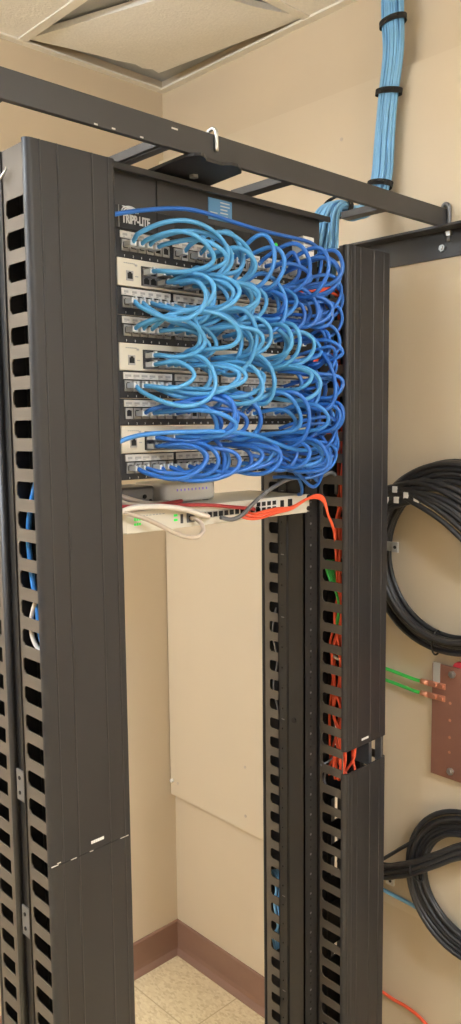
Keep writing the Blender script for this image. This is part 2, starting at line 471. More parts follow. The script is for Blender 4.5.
# J bolts
def jbolt(name, x, parent, label, cat):
    pts = [(x, -.097, BB-.012), (x, -.099, BT-.012), (x, -.099, BT+.004), (x+.001, -.095, BT+.013), (x+.002, -.087, BT+.015), (x+.002, -.080, BT+.006), (x+.002, -.079, BB+.01)]
    o = MB().tube(cat_rom(pts, 5), .0042, 8).build(name, M['steel'])
    return tag(o, label, cat)
pts = [(.129, -.0985, BT-.026), (.129, -.0985, BT-.006), (.1285, -.098, BT+.003), (.1275, -.0935, BT+.0085), (.126, -.087, BT+.008), (.125, -.0825, BT+.002), (.125, -.082, BB+.01)]
tag(MB().tube(cat_rom(pts, 5), .0033, 8).build('hook_bolt', M['steel']), 'bright steel hook bolt clamped over the runway stringer above the rack', 'bolt')
jb = thing('hook_bolt', 'dark hook bolt clamping the runway end to the wall angle at right', 'bolt', (.808, -.09, BB))
pts = [(.806, -.0995, BB-.03), (.806, -.0995, BT-.004), (.806, -.098, BT+.006), (.806, -.090, BT+.011), (.806, -.083, BT+.004), (.806, -.081, BB+.01)]
part('rod', MB().tube(cat_rom(pts, 5), .0045, 8), M['dsteel'], jb)
part('nut', MB().cyl((.806, -.0995, BB-.018), (.806, -.0995, BB-.008), .0085, 6, smooth=False), M['steel'], jb)
# wall angle
wa = thing('wall_angle', 'long black steel angle bolted to the right wall holding the runway end', 'bracket', (XB, 0, 2.13))
part('angle', MB().box(XB-.005, XB-.0002, -.9, .17, 2.100, 2.158).box(XB-.045, XB-.0002, -.9, .17, 2.1565, 2.1615), M['beam'], wa)
for y in (-.085, -.5):
    part('bolt', MB().cyl((XB-.011, y, 2.121), (XB-.0045, y, 2.121), .0078, 6, smooth=False).cyl((XB-.015, y, 2.121), (XB-.010, y, 2.121), .004, 8), M['steel'], wa)

# ------------------------------------------------------------------ rack equipment
FX0, FX1 = 0.0, .458
Z_LOGO = 2.1005
rows = {}
zt = Z_LOGO
order = ['logo', 'pp0', 'sw0', 'pp1', 'pp2', 'sw1', 'pp3', 'pp4', 'sw2', 'pp5']
for r in order: rows[r] = zt; zt -= U
# top strip with the maker's lettering
z1 = rows['logo']; z0 = z1-U
pdu = thing('rack_power_strip', 'black strip with white maker lettering at the top of the rack', 'power strip', (.229, 0, z0))
part('body', MB().box(-.018, .476, -.001, .055, z0+.0008, z1-.0008, .001), M['panel'], pdu)
part('end_line', MB().box(.0062, .0072, -.0016, -.0008, z0+.002, z1-.002), M['jack'], pdu)
part('seam', MB().box(.083, .0845, -.0016, -.0008, z0+.002, z1-.002), M['hole'], pdu)
text_mesh('TRIPP-LITE', .0185, .0125, -.0016, z0+.0105, M['wink'], 'lettering', pdu, width=.056, bold=.0007)
sw = MB()
for k, rr in enumerate((.0165, .0125, .0085)):
    cx, cz = .0285, z0+.0262
    arc = [(cx+rr*math.cos(a), -.0014, cz+rr*.62*math.sin(a)) for a in [PI*(.04+.92*i/14) for i in range(15)]]
    sw.tube(arc, .0012, 6)
sw.box(.0135, .024, -.0018, -.001, z0+.0345, z0+.0365)
part('emblem', sw, M['wink'], pdu)
part('indicator', MB().cyl((.367, -.003, z0+.024), (.367, -.0008, z0+.024), .004, 10), M['led'], pdu)
so = MB()
for x in (.12, .165, .21, .255, .30): so.box(x, x+.028, -.002, -.0008, z0+.008, z0+.036, .0004)
part('outlet', so, M['bdark'], pdu)
ad = thing('power_adapter', 'pale pinkish white plug-in adapter at the right end of the power strip', 'adapter', (.427, 0, z0))
part('body', MB().box(.411, .443, -.032, -.0012, z0+.002, z1-.001, .003), M['white'], ad)
pr = MB()
for k in range(3): pr.box(.416, .438, -.0328, -.0318, z0+.028-k*.006, z0+.030-k*.006)
part('print_lines', pr, M['jack'], ad)

# shared small meshes
def jack_proto():
    o = MB(); w, h = .0145, .0175
    o.box(-w/2, w/2, -.0026, 0, -h/2, -h/2+.003); o.box(-w/2, w/2, -.0026, 0, h/2-.003, h/2)
    o.box(-w/2, -w/2+.0022, -.0026, 0, -h/2, h/2); o.box(w/2-.0022, w/2, -.0026, 0, -h/2, h/2)
    o.box(-w/2, w/2, -.0012, 0.0, -h/2, h/2)
    return o
def cav_proto(w, h):
    return MB().box(-w/2, w/2, -.0017, -.0011, -h/2, h/2).box(-w*.28, w*.28, -.0017, -.0011, h/2, h/2+h*.22)
jp = jack_proto().build('port', M['jack']); cp = cav_proto(.0098, .0085).build('port_cavity', M['hole'])
sp_ = MB().box(-.0068, .0068, -.0016, 0, -.0068, .0068).build('port', M['dsteel']); spc = cav_proto(.0104, .0082).build('port_cavity', M['hole'])
ORD = ['first','second','third','fourth','fifth','sixth','seventh','eighth','ninth','tenth','eleventh','twelfth','thirteenth','fourteenth','fifteenth','sixteenth','seventeenth','eighteenth','nineteenth','twentieth','twenty-first','twenty-second','twenty-third','twenty-fourth']
def pp_x(i): return .0175+(i % 6)*.0166+(i//6)*.1075
PPN = ['topmost', 'second', 'third', 'fourth', 'fifth', 'lowest']
PPL = ['topmost black 24-port patch panel, directly below the lettered strip',
       'second black patch panel from the top, just below the uppermost white switch',
       'third black patch panel from the top, just above the middle white switch',
       'fourth black patch panel from the top, just below the middle white switch',
       'fifth black patch panel from the top, just above the lower white switch',
       'lowest black 24-port patch panel, above the small white box']
def patch_panel(k):
    z1 = rows['pp%d' % k]; z0 = z1-U
    t = thing('patch_bay', PPL[k], 'patch panel', (.229, 0, z0), '24-port patch panels')
    part('face', MB().box(-.018, .476, 0, .004, z0+.0004, z1-.0004, .0006).box(.004, .454, .004, .03, z0+.006, z1-.006), M['panel'], t)
    for g in range(4):
        xa = pp_x(6*g)-.009; xb = pp_x(6*g+5)+.009
        l = part('label_strip', MB().box(xa, xb, -.0014, .0005, z1-.0135, z1-.0025, .0003), M['label'], t)
        q = MB()
        for i in range(6):
            x = pp_x(6*g+i); w = random.uniform(.004, .0062)
            q.box(x-w, x+w, -.0019, -.0013, z1-.0098, z1-.0062)
            q.box(x-w, x-w*.1, -.0019, -.0013, z1-.0120, z1-.0108)
        part('print_marks', q, M['jack'], l)
        n = MB()
    for i in range(24):
        place_port(jp, cp, t, pp_x(i), z1-.0245)
    txt = [text_mesh(str(i+1), .0048, pp_x(i)-.0012-(.0014 if i > 8 else 0), -.0006, z0+.0022, M['wink'], 'port_number', None) for i in range(24)]
    join_into(txt, 'lettering', t)
def place_port(pm, cm, t, x, z):
    o = parent_origin(t)
    p = place_copy(pm, t, Vector((x, 0, z))-o)
    place_copy(cm, p, (0, -.0002, 0))
def join_into(objs, name, parent):
    vs = []; fs = []
    for o in objs:
        k = len(vs); vs += [v.co[:] for v in o.data.vertices]; fs += [[i+k for i in p.vertices] for p in o.data.polygons]
        me = o.data; bpy.data.objects.remove(o); bpy.data.meshes.remove(me)
    me = bpy.data.meshes.new(name); me.from_pydata(vs, [], fs); me.materials.append(M['wink'])
    o = bpy.data.objects.new(name, me); C.objects.link(o); o.parent = parent
    o.matrix_parent_inverse = Matrix.Translation(-parent_origin(parent))
for k in range(6): patch_panel(k)
SWL = ['uppermost white rack switch, between the topmost and second patch panels',
       'middle white rack switch, between the third and fourth patch panels',
       'lower white rack switch, between the fifth and lowest patch panels']
def sw_x(j): return .0555+(j % 8)*.0142+(j//8)*.1250
def switch(k):
    z1 = rows['sw%d' % k]; z0 = z1-U
    t = thing('network_switch', SWL[k], 'network switch', (.229, 0, z0), 'white rack switches')
    part('chassis', MB().box(FX0, FX1, -.0035, .0, z0+.0006, z1-.0006, .0008).box(.006, .448, .0, .19, z0+.001, z1-.001), M['switch'], t)
    e = MB().box(-.018, .476, .0, .0018, z0+.002, z1-.002); part('mounting_ear', e, M['bdark'], t)
    cpz = z0+.0165
    c = part('console_port', MB().box(.0165, .0305, -.0046, -.003, cpz-.0075, cpz+.0085, .0004), M['jack'], t)
    part('port_cavity', MB().box(.0185, .0285, -.0050, -.0045, cpz-.0045, cpz+.0045).box(.0208, .0262, -.0050, -.0045, cpz+.0045, cpz+.0065), M['hole'], c)
    q = MB()
    for i in range(6): q.box(.0125+i*.0038, .0152+i*.0038, -.0042, -.0034, z1-.0088, z1-.0074)
    q.box(.0345, .039, -.0042, -.0034, z1-.0115, z1-.0085); q.box(.0345, .0405, -.0042, -.0034, cpz-.0005, cpz+.0012)
    part('print_marks', q, M['jack'], t)
    for g in range(3):
        xa, xb = sw_x(8*g)-.0090, sw_x(8*g+7)+.0090
        part('port_block', MB().box(xa, xb, -.0046, -.0030, z0+.004, z1-.0095, .0004), M['panel'], t)
    o = parent_origin(t)
    for j in range(24):
        for dz in (.0250-.0040, .0075+.0040):
            p = place_copy(sp_, t, Vector((sw_x(j), -.0046, z0+dz+(.004 if dz > .02 else -.001)))-o)
            place_copy(spc, p, (0, -.0002, 0))
    part('indicator', MB().cyl((.442, -.0046, z1-.012), (.442, -.0034, z1-.012), .002, 8), M['led'], t)
for k in range(3): switch(k)
for o in (jp, cp, sp_, spc): bpy.data.objects.remove(o)

# ------------------------------------------------------------------ patch cords
plug_p = MB().box(-.0058, .0058, -.020, -.001, -.0042, .0042, .0008).box(-.002, .002, -.024, -.019, .003, .006).build('plug', M['clear'])
boot_p = None
def cord(P, m, r, label, group, plugs=True):
    Q = cat_rom(P, 7)
    for it in range(14):
        Q = Q[:5]+[Q[i]*.4+(Q[i-1]+Q[i+1])*.3 for i in range(5, len(Q)-5)]+Q[-5:]
    o = tag(MB().tube(Q, r, 7).build('patch_cable', m), label, 'patch cord', group)
    if plugs:
        for q in (P[0], P[-1]):
            c = plug_p.copy(); C.objects.link(c); c.parent = o; c.location = (q[0], -.004, q[2])
    return o
def pcord(k, i, target, j, upper, colour, rnd):
    """from port i of patch panel k to port j of a switch; arcs forward and to the right"""
    zp = rows['pp%d' % k]-.0245
    zs = rows['sw%d' % target]-U+(.025 if upper else .0105)
    xp, xs = pp_x(i), sw_x(j)
    d = rnd.uniform(.060, .125); s = rnd.uniform(.02, .08)+(.03 if i < 7 and rnd.random() < .6 else 0)
    x_m = max(xp, xs)*.6+min(xp, xs)*.4+s
    x_m = min(x_m, .440-d*.08+rnd.uniform(-.016, .006))
    up = rnd.choice((.008, .018, .028, .040))*(1 if zp > zs else -1)+rnd.uniform(-.006, .006)
    lo = rnd.choice((.4, .8, 1.1, 1.5))*rnd.choice((1, 1, 1, 1, -.4))
    P = [(xp, -.020, zp), (xp+.007, -.045, zp+up*.45), (xp*.5+x_m*.5, -d*.88, zp+up), (x_m, -d, (zp*.60+zs*.40)+up*.5+rnd.uniform(-.008, .008)),
         (x_m*.9+xs*.1+rnd.uniform(-.012, .008 if x_m < .4 else .0), -d*.93, zs*.8+zp*.2-up*.2*lo), (xs*.55+x_m*.45, -d*.66, zs-up*.55*lo), (xs+.006, -.042, zs-up*.15*lo), (xs, -.022, zs)]
    if k >= 4: P = [(a_, b_, max(c_, 1.653 if a_ < .30 else 1.657)) for a_, b_, c_ in P]
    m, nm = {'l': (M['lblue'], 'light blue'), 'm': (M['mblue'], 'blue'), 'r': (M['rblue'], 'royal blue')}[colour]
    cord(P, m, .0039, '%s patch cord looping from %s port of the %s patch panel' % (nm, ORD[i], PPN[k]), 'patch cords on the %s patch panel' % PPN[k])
rnd = random.Random(11)
tgt = [(0, True), (0, False), (1, True), (1, False), (2, True), (2, False)]
for k in range(6):
    sk, upper = tgt[k]
    free = list(range(24))
    for i in range(24):
        if rnd.random() < (.24 if i > 3 else .1): continue
        x = pp_x(i)
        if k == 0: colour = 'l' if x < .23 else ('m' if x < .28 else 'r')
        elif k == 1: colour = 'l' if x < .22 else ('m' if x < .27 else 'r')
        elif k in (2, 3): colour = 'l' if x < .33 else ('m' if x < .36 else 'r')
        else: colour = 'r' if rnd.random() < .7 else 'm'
        j = min(23, max(0, i+rnd.choice((-2, -1, 0, 0, 1, 1, 2, 3))))
        pcord(k, i, sk, j, upper, colour, rnd)
# cords that hang out past the right end and turn back into the right-hand manager
zs = [rows['pp0']-.03, rows['sw0']-.03, rows['pp1']-.02, rows['pp2']-.02, rows['sw1']-.02, rows['pp3']-.02, rows['pp4']-.02, rows['sw2']-.02, rows['sw2']-.035, rows['pp5']-.01]
RL = ['topmost patch panel', 'uppermost switch', 'second patch panel', 'third patch panel', 'middle switch', 'fourth patch panel', 'fifth patch panel', 'lower switch', 'lower switch underside', 'lowest patch panel']
for k, z in enumerate(zs):
    e = rnd.uniform(.438, .462); x0 = rnd.uniform(.33, .40)
    u = rnd.uniform(.018, .03)
    P = [(x0, -.02, z), (x0+.03, -.06, z+u*.7), (e-.03, -.088, z+u), (e, -.09, z), (e-.012, -.08, z-.035), (e-.06, -.06, z-.05), (x0+.03, -.035, z-.045), (x0+.005, -.015, z-.046)]
    cord(P, M['rblue'], .0034, 'royal blue patch cord looping widest at the right end, beside the %s' % RL[k], 'wide loops at the right end', False)
    if k in (1, 4, 7):
        P = [(x, y-.012, zz+.012) for x, y, zz in P]
        P = [(x-(.018 if x > .42 else 0), y, zz) for x, y, zz in P]
        cord(P, M['rblue'], .0034, 'royal blue patch cord just inside the widest right-end loop, beside the %s' % RL[k], 'wide loops at the right end', False)
# long single cords
cord([(-.036, -.028, 2.060), (-.02, -.031, 2.068), (.047, -.034, 2.085), (.109, -.036, 2.097), (.164, -.036, 2.098), (.222, -.034, 2.094), (.296, -.033, 2.090), (.375, -.036, 2.089), (.432, -.036, 2.088), (.461, -.032, 2.075), (.468, -.028, 2.050), (.462, -.02, 2.02)],
     M['rblue'], .0036, 'long royal blue patch cord stretched across the top below the lettered strip', None, False)
cord([(-.05, -.05, 1.715), (-.02, -.055, 1.728), (.012, -.075, 1.733), (.084, -.10, 1.735), (.15, -.105, 1.733), (.21, -.10, 1.727), (.28, -.09, 1.708), (.35, -.08, 1.695), (.42, -.07, 1.70), (.47, -.06, 1.715), (.49, -.05, 1.75), (.47, -.04, 1.78), (.42, -.02, 1.775)],
     M['mblue'], .0038, 'long blue patch cord running level across the lower white switch', None, False)
for q, (dx, dz) in enumerate(((0, 0), (.014, .004), (-.006, -.01))):
    cord([(.26+dx, -.04, 1.70+dz), (.31+dx, -.06, 1.69+dz), (.37+dx, -.06, 1.665+dz), (.42+dx, -.05, 1.638-q*.01), (.455-dx, -.035, 1.645+dz), (.475, -.03, 1.672), (.51, -.02, 1.69-q*.006)],
         M['rblue'], .0034, ['royal blue patch cord sagging under the lowest panel into the right manager, upper of three', 'royal blue patch cord sagging under the lowest panel into the right manager, second of three', 'royal blue patch cord sagging lowest under the panels into the right manager'][q], 'cords sagging below the lowest panel', False)
cord([(.29, -.04, 1.705), (.345, -.05, 1.672), (.385, -.045, 1.640), (.41, -.03, 1.612), (.42, -.01, 1.606)], M['rblue'], .0034, 'royal blue patch cord dropping onto the pale switch at its right', None, False)
bpy.data.objects.remove(plug_p)

# ------------------------------------------------------------------ pale switch hung below, and what lies on it
D1, D0 = 1.604, 1.567
dv = thing('network_switch', 'pale grey rack switch at the bottom of the stack with a row of dark ports', 'network switch', (.229, 0, D0))
part('chassis', MB().box(.006, .456, -.002, .165, D0, D1, .0012), M['switch'], dv)
part('mounting_ear', MB().box(.456, .462, -.002, .012, D0+.002, D1-.001), M['switch'], dv)
part('mounting_ear', MB().box(-.018, .006, -.002, .0015, D0+.002, D1-.001), M['switch'], dv)
part('ear_screw', MB().cyl((.4585, -.004, D1-.006), (.4585, .0, D1-.006), .005, 8).cyl((.4585, -.004, D0+.008), (.4585, 0, D0+.008), .005, 8), M['hole'], dv)
bz = MB()
for i, x in enumerate([.176+.0136*k for k in range(11)]): bz.box(x-.0062, x+.0062, -.0032, -.0018, D0+.0125, D0+.0245, .0004)
hh = MB()
part('port_row', bz, M['steel'], dv)
for k in range(11): hh.box(.176+.0136*k-.0048, .176+.0136*k+.0048, -.0037, -.0031, D0+.0135, D0+.0225)
part('port_cavities', hh, M['hole'], dv)
b2 = MB(); b2.box(.303, .368, -.0032, -.0018, D0+.010, D0+.033, .0008); part('port_block', b2, M['label'], dv)
h2 = MB()
for k in range(4):
    h2.box(.309+k*.0145, .319+k*.0145, -.0037, -.0031, D0+.023, D0+.031); h2.box(.309+k*.0145, .319+k*.0145, -.0037, -.0031, D0+.012, D0+.020)
h2.box(.376, .385, -.0037, -.0018, D0+.014, D0+.030); h2.box(.398, .409, -.0037, -.0018, D0+.012, D0+.031)
part('port_cavities', h2, M['hole'], dv)
rj = MB().box(.136, .153, -.004, -.0018, D0+.008, D0+.025, .0006); o = part('console_port', rj, M['dsteel'], dv)
part('port_cavity', MB().box(.1395, .1495, -.0045, -.0038, D0+.011, D0+.020), M['hole'], o)
part('display_slot', MB().box(.122, .1275, -.0028, -.0018, D0+.008, D0+.024), M['ink'], dv)
ld = MB()
for k in range(3): ld.box(.022+k*.005, .0255+k*.005, -.0028, -.0018, D0+.021, D0+.026); ld.box(.022+k*.005, .0255+k*.005, -.0028, -.0018, D0+.013, D0+.017)
for k in range(2): ld.box(.107, .115, -.0026, -.0018, D0+.013+k*.008, D0+.017+k*.008)
part('indicator', ld, M['led'], dv)
pm = MB()
for k in range(7): pm.box(.040+k*.007, .0445+k*.007, -.0026, -.0018, D0+.0275, D0+.0292)
for k in range(3): pm.box(.040+k*.006, .0435+k*.006, -.0026, -.0018, D0+.020, D0+.0212)
part('print_marks', pm, M['jack'], dv)
# small white box
wb = thing('router', 'small white desktop network box with rounded corners lying on the pale switch', 'network box', (.19, .09, D1))
def rbox(x0, x1, y0, y1, z0, z1, r, rz):
    bm = bmesh.new(); bmesh.ops.create_cube(bm, size=1)
    for v in bm.verts: v.co = Vector(((x0+x1)/2+v.co.x*(x1-x0), (y0+y1)/2+v.co.y*(y1-y0), (z0+z1)/2+v.co.z*(z1-z0)))
    ve = [e for e in bm.edges if abs(e.verts[0].co.z-e.verts[1].co.z) > 1e-4]
    bmesh.ops.bevel(bm, geom=ve, offset=r, segments=5, profile=.5, affect='EDGES')
    te = [e for e in bm.edges if abs(e.verts[0].co.z-e.verts[1].co.z) < 1e-5]
    te = [e for e in te if len(e.link_faces) == 2 and abs(e.link_faces[0].normal.z-e.link_faces[1].normal.z) > .5]
    bmesh.ops.bevel(bm, geom=te, offset=rz, segments=3, profile=.5, affect='EDGES')
    return MB().frombm(bm, True)
part('case', rbox(.128, .257, .050, .145, D1+.002, D1+.037, .014, .006), M['white'], wb)
fd = MB()
for x in (.145, .24):
    for y in (.065, .13): fd.cyl((x, y, D1), (x, y, D1+.004), .006, 10)
part('foot', fd, M['gcable'], wb)
q = MB()
for k in range(9): q.box(.158+k*.0088, .1605+k*.0088, .0494, .0505, D1+.022, D1+.026)
part('indicator', q, M['ledp'], wb)
# grey metal box at left
gb = thing('power_adapter', 'grey box with a dark screw lying left of the small white box', 'adapter', (.085, .1, D1))
part('case', MB().box(.035, .118, .064, .135, D1+.0005, D1+.034, .004), M['dsteel'], gb)
part('screw', MB().cyl((.095, .062, D1+.016), (.095, .065, D1+.016), .004, 10).cyl((.108, .062, D1+.008), (.108, .065, D1+.008), .003, 10), M['hole'], gb)
# cables lying on the pale switch
cable('cable', [(-.05, .03, 1.640), (.0, .035, 1.635), (.04, .038, 1.622), (.08, .036, 1.611), (.125, .034, 1.609)], .0042, M['beige'], 'beige cable curving over the grey box towards the white box, upper', group='beige cables by the grey box')
cable('cable', [(-.05, .02, 1.632), (.0, .024, 1.626), (.03, .028, 1.614), (.07, .03, 1.609), (.118, .044, 1.609)], .0042, M['beige'], 'beige cable lying lower in front of the grey box', group='beige cables by the grey box')
cable('cable', [(-.05, .01, 1.618), (.0, .014, 1.612), (.06, .018, 1.609), (.12, .026, 1.609), (.16, .04, 1.609)], .0036, M['red'], 'dark red cable lying under the beige cables in front of the white box')
cable('cable', [(-.045, -.012, 1.602), (-.015, -.016, 1.607), (.011, -.018, 1.612), (.063, -.019, 1.610), (.117, -.019, 1.601), (.155, -.018, 1.589), (.176, -.012, 1.583), (.182, -.004, 1.583)], .0050, M['wcable'], 'thick white cable drooping across the face of the pale switch')
cable('cable', [(-.04, -.01, 1.618), (.0, -.02, 1.603), (.03, -.026, 1.592), (.06, -.030, 1.577), (.097, -.032, 1.559), (.131, -.033, 1.553), (.149, -.030, 1.561), (.150, -.024, 1.574), (.144, -.014, 1.583), (.1445, -.004, 1.5825)], .0040, M['beige'], 'grey beige flat cable looping below the pale switch into its console port')
cable('cable', [(.07, -.006, 1.6085), (.13, -.008, 1.607), (.19, -.009, 1.602), (.24, -.010, 1.595), (.29, -.010, 1.588), (.30, -.005, 1.585)], .0034, M['red'], 'dark red cable along the top front edge of the pale switch')
cable('cable', [(.20, -.02, 1.580), (.222, -.026, 1.575), (.245, -.03, 1.582), (.27, -.03, 1.598), (.305, -.03, 1.618), (.36, -.03, 1.638), (.402, -.03, 1.641), (.462, -.03, 1.641), (.50, -.028, 1.646), (.523, -.022, 1.634), (.535, -.012, 1.60)], .0040, M['gcable'], 'dark grey cable rising from the pale switch ports to the right manager')
for q in range(3):
    dz = (q-1)*.0042
    cable('fibre_cable', [(.258+q*.012, -.006, 1.579+dz*.5), (.275+q*.006, -.018, 1.575+dz), (.30, -.022, 1.576+dz*1.3), (.342, -.024, 1.581+dz), (.384, -.024, 1.583+dz*.4), (.428, -.024, 1.597), (.462, -.022, 1.603-q*.003), (.484, -.022, 1.594-q*.004), (.495, -.024, 1.56), (.515, -.024, 1.52), (.53, -.02, 1.45-q*.02)], .0026, M['orange'],
          ['orange fibre cord from the pale switch, lowest of the three', 'orange fibre cord from the pale switch, middle of the three', 'orange fibre cord from the pale switch, highest of the three'][q], 'cable', 'orange fibre cords of the pale switch', k=6)
# orange cords reaching from the switches into the right manager
for q, (z, x0) in enumerate(((2.003, .40), (1.872, .43), (1.726, .374))):
    for w in range(2):
        cable('fibre_cable', [(x0, -.015, z-.006-w*.012), (x0+.04, -.024, z-.002-w*.010), (.485, -.024, z+.006-w*.005), (.520, -.022, z+.010-w*.012), (.537, -.016, z-.002-w*.01), (.542, -.012, z-.06), (.546, -.010, z-.2)], .0030, M['orange'],
              '%s orange fibre cord entering the right manager beside the %s' % (['upper', 'lower'][w], ['uppermost white switch', 'middle white switch', 'lower white switch'][q]), 'cable', 'orange fibre cords to the rack switches', k=6)
# orange cords hanging inside the right manager
ro = random.Random(3)
for q in range(12):
    x0_ = ro.uniform(.526, .540) if q < 8 else .548+.010*(q-8); y0_ = ro.uniform(-.036, -.004)
    P = []
    for n_, z in enumerate((1.78, 1.70, 1.62, 1.55, 1.48, 1.41, 1.34, 1.27, 1.20, 1.13, 1.08, 1.03, .985)):
        P.append((x0_+ro.uniform(-.006, .006), max(-.038, min(.006, y0_+ro.uniform(-.016, .016))), z))
    if q in (0, 1, 8): P = [p for p in P if p[2] < 1.60]
    if q in (2, 9): P = [p for p in P if p[2] < 1.38]
    cable('fibre_cable', P, .0030, M['orange'], 'orange fibre cord hanging inside the right vertical manager', 'cable', 'orange fibre cords hanging in the right manager', k=5)
for q in range(4):
    x = .524+q*.005
    cable('bonding_wire', [(x, .012-q*.004, 1.46), (x+.003, -.002-q*.003, 1.42), (x+.004, -.020, 1.39-q*.003), (x+.004, -.026, 1.36), (x+.002, -.020, 1.32)], .0030, M['green'], 'green wire among the orange cords in the right manager', 'wire', 'green wires in the right manager')
cable('cable', [(.535, -.036, 1.53), (.532, -.032, 1.515), (.538, -.026, 1.505)], .004, M['wcable'], 'short white cable end beside orange cords, just below the pale switch')
cable('cable', [(.532, -.038, 1.262), (.528, -.026, 1.252), (.530, -.010, 1.256), (.536, -.030, 1.246), (.540, -.038, 1.240)], .0028, M['wcable'], 'white tie wrapped round the orange cords in the right manager')
cable('cable', [(.53, .006, 1.002), (.527, .012, .975), (.530, .000, .955), (.535, -.018, .945), (.542, -.034, .947)], .0026, M['gcable'], 'grey wire looped low in the right manager below its cover gap')
cable('cable', [(.515, .012, 1.012), (.53, .004, 1.018), (.545, -.006, 1.03), (.56, -.01, 1.02)], .0025, M['dsteel'], 'bare grey wire end lying in the cover gap of the right manager')
# blue and white cables inside the left manager
cable('cable', [(-.155, -.040, 1.72), (-.165, -.018, 1.667), (-.167, -.005, 1.637), (-.168, .004, 1.606), (-.168, .008, 1.575), (-.168, .005, 1.545), (-.167, .000, 1.507), (-.166, -.008, 1.47), (-.164, -.013, 1.424), (-.15, -.025, 1.38)], .0044, M['mblue'], 'bright blue cable showing through the fingers of the left manager')
cable('cable', [(-.160, -.036, 1.530), (-.166, -.022, 1.505), (-.170, -.006, 1.478), (-.171, .004, 1.450), (-.170, .002, 1.425), (-.166, -.012, 1.408), (-.160, -.026, 1.415)], .0036, M['wcable'], 'white cable hooked beside the blue one in the left manager')
# light cables low in the rear of the right manager
for q in range(5):
    x = .514+q*.006
    cable('cable', [(x+.004, .166-q*.004, .71), (x+.002, .146-q*.006, .675), (x-.002, .148-q*.005, .635), (x+.003, .142-q*.006, .58), (x+.01, .165-q*.004, .545), (x+.02, .17, .50)], .0036, M['bundle'], 'pale blue cable low inside the rear of the right manager', 'cable', 'pale blue cables in the rear of the right manager')
cable('cable', [(.508, .135, 1.34), (.508, .146, 1.28), (.508, .132, 1.22), (.508, .144, 1.16), (.51, .13, 1.10)], .0022, M['gcable'], 'thin grey wire wandering down inside the rear of the right manager')

# ------------------------------------------------------------------ sky blue trunk bundle from the ceiling
bun = random.Random(5)
spine = [(.782, .038, 2.86), (.782, .036, 2.66), (.783, .032, 2.56), (.784, .047, 2.46), (.784, .056, 2.38), (.782, .061, 2.30), (.766, .068, 2.247), (.725, .072, 2.214), (.68, .069, 2.205), (.640, .064, 2.206), (.608, .060, 2.198), (.584, .058, 2.176), (.566, .057, 2.13), (.552, .058, 2.08), (.548, .060, 2.0), (.548, .060, 1.85)]
SS = cat_rom(spine, 6)
offs = []
for a in range(-4, 5):
    for b_ in range(-2, 3):
        u = a*.0059+(.00295 if b_ % 2 else 0); v = b_*.0055
        if (u/.0252)**2+(v/.0135)**2 <= 1: offs.append((u, v))
def frame(i):
    t = (SS[min(i+1, len(SS)-1)]-SS[max(i-1, 0)]).normalized()
    ydir = Vector((0, 1, 0)); a = (ydir-t*ydir.dot(t)).normalized(); return a, t.cross(a)
for q, (u, v) in enumerate(offs):
    ph = bun.uniform(0, 6); am = bun.uniform(.0008, .0026); P = []
    for i in range(0, len(SS), 2):
        a, b_ = frame(i)
        fl = 1+.95*min(1, max(0, (i-60)/14)) if i > 60 else 1
        w = am*math.sin(i*.23+ph)
        P.append(SS[i]+a*(u*fl+w)+b_*(v*fl+am*.6*math.cos(i*.19+ph)))
    cable('network_cable', P, .0034, M['bundle'], 'sky blue network cable in the strapped bundle running down the right wall', 'cable', 'bundle of sky blue network cables', k=2, n=6)
def strap(i, label, hw=.0315, hh=.0190, wid=.012):
    a, b_ = frame(i); c_ = SS[i]; t = a.cross(b_)
    t = (SS[min(i+1, len(SS)-1)]-SS[i-1]).normalized()
    n = 28; vs = []; fs = []
    for k in range(n):
        an = 2*PI*k/n
        e = a*math.cos(an)*hw+b_*math.sin(an)*hh
        e2 = a*math.cos(an)*(hw+.0022)+b_*math.sin(an)*(hh+.0022)
        vs += [c_+e-t*wid/2, c_+e+t*wid/2, c_+e2+t*wid/2, c_+e2-t*wid/2]
    for k in range(n):
        j = (k+1) % n
        for z in range(4): fs.append((4*k+z, 4*k+(z+1) % 4, 4*j+(z+1) % 4, 4*j+z))
    m = MB().add(vs, fs, False)
    # loose tail of the strap
    m.tube([c_+a*hw*.2+b_*-(hh+.003), c_+a*-hw*.3+b_*-(hh+.005), c_+a*-hw*.8+b_*-(hh*.8+.004)], .0035, 6)
    tag(m.build('cable_strap', M['velcro']), label, 'strap', 'black straps on the sky blue bundle')
def near(z, lo=0, hi=40):
    return min(range(lo, hi), key=lambda i: abs(SS[i].z-z))
strap(near(2.622), 'black hook-and-loop strap on the blue bundle nearest the ceiling')
strap(near(2.476), 'black hook-and-loop strap halfway down the blue wall bundle')
strap(near(2.276), 'black hook-and-loop strap on the blue bundle just above the runway')
strap(min(range(40, 75), key=lambda i: abs(SS[i].x-.630)), 'black strap where the blue bundle bends down over the runway rung', .033, .021, .016)

# ------------------------------------------------------------------ right wall fittings
# upper coil of black cable
rc = random.Random(21)
def ring(cy, cz, R, x, ph, wob, r, m, label, group, ez=1.):
    n = 56; P = []
    for i in range(n):
        a = 2*PI*i/n
        rr = R+wob*math.sin(2*a+ph)+wob*.5*math.sin(3*a+ph*2)
        P.append((x+.006*math.sin(a+ph), cy+rr*math.cos(a), cz+ez*rr*math.sin(a)))
    return tag(MB().tube(P, r, 7, closed=True).build('coiled_cable', m), label, 'cable', group)
UC = (-.135, 1.442)
upper = []
for q in range(16):
    R = .178+(q % 5)*.0085+rc.uniform(-.003, .003)
    x = .795-(q//5)*.0115+rc.uniform(-.002, .002)
    upper.append(ring(UC[0], UC[1]+.004*rc.uniform(-1, 1), R, x, rc.uniform(0, 6), .003, .0058, M['bcable'], 'black cable in the large coil hung on the wall right of the rack', 'large upper coil of black cable', 1.0))
